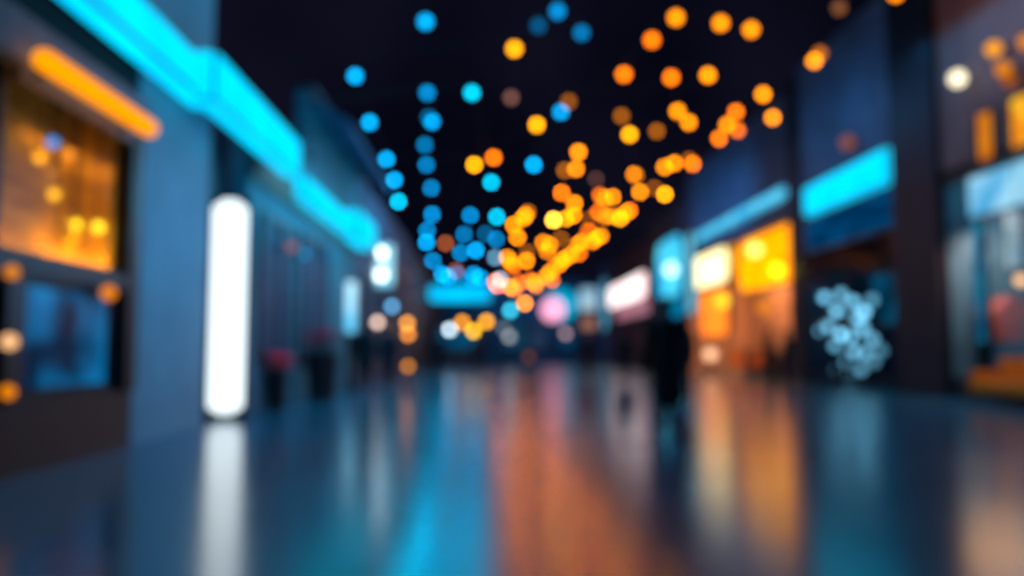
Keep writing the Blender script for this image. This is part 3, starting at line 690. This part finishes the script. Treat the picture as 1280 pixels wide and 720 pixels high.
def person(label, x, y, rz, H=1.75, coat=(22, 24, 32), trouser=(16, 18, 26), hair=(26, 20, 18), stride=.22, coat_len=.55, bag=False, vox=.018):
    k = H/1.75
    t = thing('person', label, 'person', (x, y, 0), rz); t.scale = (k, k, k)
    V = lambda *a: Vector(a)
    # facing -Y in local space; right foot forward
    hipz = .93; caps = []
    ank = {1: V(.09, stride, .16 if stride > .1 else .085), -1: V(-.09, -stride, .085)}
    kn = {s: (V(s*.1, 0, hipz)+ank[s])/2+V(0, -.05 - (.05 if s == 1 else 0), 0) for s in (1, -1)}
    legs = []; shoes = []; arms = []; hands = []; cuffs = []
    for s in (1, -1):
        legs += [(V(s*.09, 0, hipz), kn[s], .092, .06), (kn[s], ank[s], .06, .042)]
        hl = ank[s]; toe = hl+V(s*.02, -.17, -.05 if s == -1 else -.12)
        shoes += [(hl+V(0, .03, -.04), toe, .042, .036), (hl, hl+V(0, .02, -.04), .045, .042)]
        sh = V(s*.19, 0, 1.43); el = sh+V(s*.06, .04 - s*.07*(stride > .1), -.29); wr = el+V(s*.0, -.07-s*.05*(stride > .1), -.25)
        arms.append((sh, el, wr)); hd = (wr-el).normalized(); pc = wr+hd*.08
        hands += [(wr, pc, .028, .036)]
        for q in range(4):
            o_ = V(0, (q-1.5)*.02, 0); ln = (.065, .078, .072, .055)[q]; b0 = pc+o_+hd*.02; b1 = b0+hd*ln*.55; b2 = b1+(hd+V(-s*.5, 0, 0)).normalized()*ln*.5
            hands += [(b0, b1, .0095, .009), (b1, b2, .009, .0075)]
        tb = wr+hd*.035+V(0, -.028, 0); hands += [(tb, tb+hd*.03+V(-s*.01, -.025, 0), .012, .01), (tb+hd*.03+V(-s*.01, -.025, 0), tb+hd*.06+V(-s*.015, -.03, 0), .01, .008)]
    body = []
    body += legs + shoes
    body += [(V(0, 0, .95), V(0, 0, 1.15), .13, .115), (V(0, 0, 1.15), V(0, -.0, 1.36), .115, .135), (V(-.13, 0, 1.41), V(.13, 0, 1.41), .075, .075), (V(0, 0, 1.4), V(0, -.015, 1.56), .06, .052)]
    for sh, el, wr in arms: body += [(sh, el, .052, .042), (el, wr, .041, .028)]
    body += hands
    hc = V(0, -.03, 1.65)
    balls = [(hc, .098, (.8, .98, 1.12)), (hc+V(0, -.03, -.065), .055, (.9, 1, .8)), (hc+V(0, -.105, -.012), .018, (.8, 1.1, 1.6)), (hc+V(0, -.088, -.062), .016, (1.9, .8, .6)),
             (hc+V(.08, .01, -.01), .024, (.45, .9, 1.3)), (hc+V(-.08, .01, -.01), .024, (.45, .9, 1.3))]
    bo = blob('body', body, SKIN, t, vox*.6 if vox < .03 else vox, balls)
    for s in (1, -1):
        b = BM(); ball(b, hc+V(s*.03, -.086, .006), .012); obj('eye', b, mat('eye', (225, 222, 215), .3), t, True)
    blob('hair', [], mat('hair_%d' % hair[0], hair, .7), t, .014, [(hc+V(0, .022, .028), .104, (.84, .95, 1.03)), (hc+V(0, .06, -.04), .07, (1, .7, 1))])
    # clothes
    cm = mat('coat_%d_%d_%d' % coat, coat, .85); tm = mat('trouser_%d_%d_%d' % trouser, trouser, .85)
    cz = hipz-coat_len+.3
    cc = [(V(0, 0, cz), V(0, 0, 1.12), .185, .15), (V(-.05, 0, cz), V(-.03, 0, 1.1), .16, .14), (V(.05, 0, cz), V(.03, 0, 1.1), .16, .14), (V(0, 0, 1.1), V(0, 0, 1.36), .15, .16), (V(-.15, 0, 1.41), V(.15, 0, 1.41), .088, .088), (V(0, .01, 1.42), V(0, 0, 1.52), .085, .075)]
    for sh, el, wr in arms: cc += [(sh, el, .074, .06), (el, wr, .06, .046)]
    blob('coat', cc, cm, t, vox)
    tr = []
    for p0, p1, r0, r1 in legs: tr.append((p0, p1 if r1 > .05 else p0.lerp(p1, .97), r0+.016, r1+.016))
    tr.append((V(0, 0, .9), V(0, 0, 1.02), .14, .13)); blob('trousers', tr, tm, t, vox)
    for q in (0, 2): blob('shoe', [(a, b_, r0+.01, r1+.01) for a, b_, r0, r1 in shoes[q:q+2]], mat('shoe_leather', (18, 16, 16), .4), t, vox)
    if bag:
        b = BM(); box(b, (.3, .03, .95), (.1, .34, .3), bev=.03); o = obj('bag', b, mat('bag_brown', (46, 34, 30), .6), t)
        b = BM(); tube(b, [(.3, -.1, 1.09), (.24, -.06, 1.3), (.2, 0, 1.5), (.24, .08, 1.3), (.3, .14, 1.09)], .012); obj('strap', b, mat('bag_brown', (46, 34, 30), .6), o)
    return t
def gx(px, Y): return at(px, 437, Y).x
person('person in a long dark coat walking alone, largest figure right of centre', gx(834, 10.2), 10.2, PI-.15, 1.74, coat_len=.72, bag=True)
ppl = [(734, 28, .2, (14, 20, 34), 'dark figure standing left of the two behind the walking man', 1.7, 0),
       (781, 25, PI+.3, (14, 22, 36), 'person in a navy coat walking just left of the largest figure', 1.68, .2),
       (852, 17, PI-.4, (10, 22, 34), 'dark figure half hidden behind the largest walking figure', 1.78, .2),
       (962, 24.5, PI/2, (12, 14, 24), 'dark figure in front of the café, left of the pair', 1.72, 0),
       (984, 23.5, -PI/2, (16, 18, 28), 'dark figure in front of the café, right of the pair', 1.66, 0),
       (456, 20.5, PI, (12, 20, 34), 'tall dark figure on the left beside the short light column', 1.78, .15),
       (486, 22.5, .1, (14, 26, 42), 'dark navy figure on the left, right of the tall dark one', 1.7, 0),
       (547, 30, PI+.1, (10, 26, 40), 'small dark figure in front of the teal kiosk', 1.7, .18),
       (595, 44, 0, (20, 30, 44), 'tiny distant figure right of the teal kiosk', 1.7, .1),
       (812, 36, 0, (16, 24, 38), 'small distant figure below the white and pink screen', 1.72, .1)]
for px, Y, rz, c, lb, H, st in ppl:
    person(lb, gx(px, Y), Y, rz, H, c, tuple(int(v*.8) for v in c), stride=st, vox=.03)

# ------------------------------------------------------------------ unseen fill lights added for the walls and paving
alight('sign_spill_light', (XL+2.4, 10.6, 2.6), (-1, 0, 0), 2.4, 3, (50, 160, 225), 60)  # added area fills that brighten the facades, no fixtures
alight('sign_spill_light', (XL+2.2, 18, 4.2), (-1, 0, -.5), 1.0, 8, (0, 165, 205), 270)
alight('sign_spill_light', (XL+1.8, 28, 5.6), (-1, 0, -.6), 1.0, 8, (0, 160, 205), 230)
alight('sign_spill_light', (XR-2.2, 23, 7.6), (1, .1, -.1), 1.0, 6, (30, 150, 215), 70)
alight('sign_spill_light', (XR-2.2, 36, 7.6), (1, .1, -.1), 1.0, 10, (40, 150, 225), 130)
alight('sign_spill_light', (XR-2.0, 15.5, 8.0), (1, .2, -.1), 1.0, 4, (255, 165, 140), 20)
alight('end_wall_light', (3, YE-6, 7), (0, 1, -.5), 10, 1, (30, 150, 215), 420)  # added blue fill for the end wall
alight('street_flood_light', (-1.8, 27, 8.5), (0, 0, -1), 3.6, 46, (0, 165, 220), 1100)  # unseen blue fills added to turn the paving teal
alight('street_flood_light', (9.0, 14, 8.5), (0, 0, -1), 2.0, 10, (0, 150, 210), 250)
alight('overhead_warm_light', (3.3, 38, 8.8), (0, 0, -1), 6.0, 52, (255, 135, 85), 520)  # unseen warm light added for the orange reflection in the paving

S.view_settings.view_transform = 'Standard'; S.view_settings.look = 'None'; S.view_settings.gamma = 1; S.view_settings.exposure = 0
S.view_settings.use_curve_mapping = False
S.cycles.use_denoising = True
S.cycles.use_adaptive_sampling = False
S.cycles.sample_clamp_indirect = 6
S.cycles.max_bounces = 6
S.cycles.caustics_reflective = True
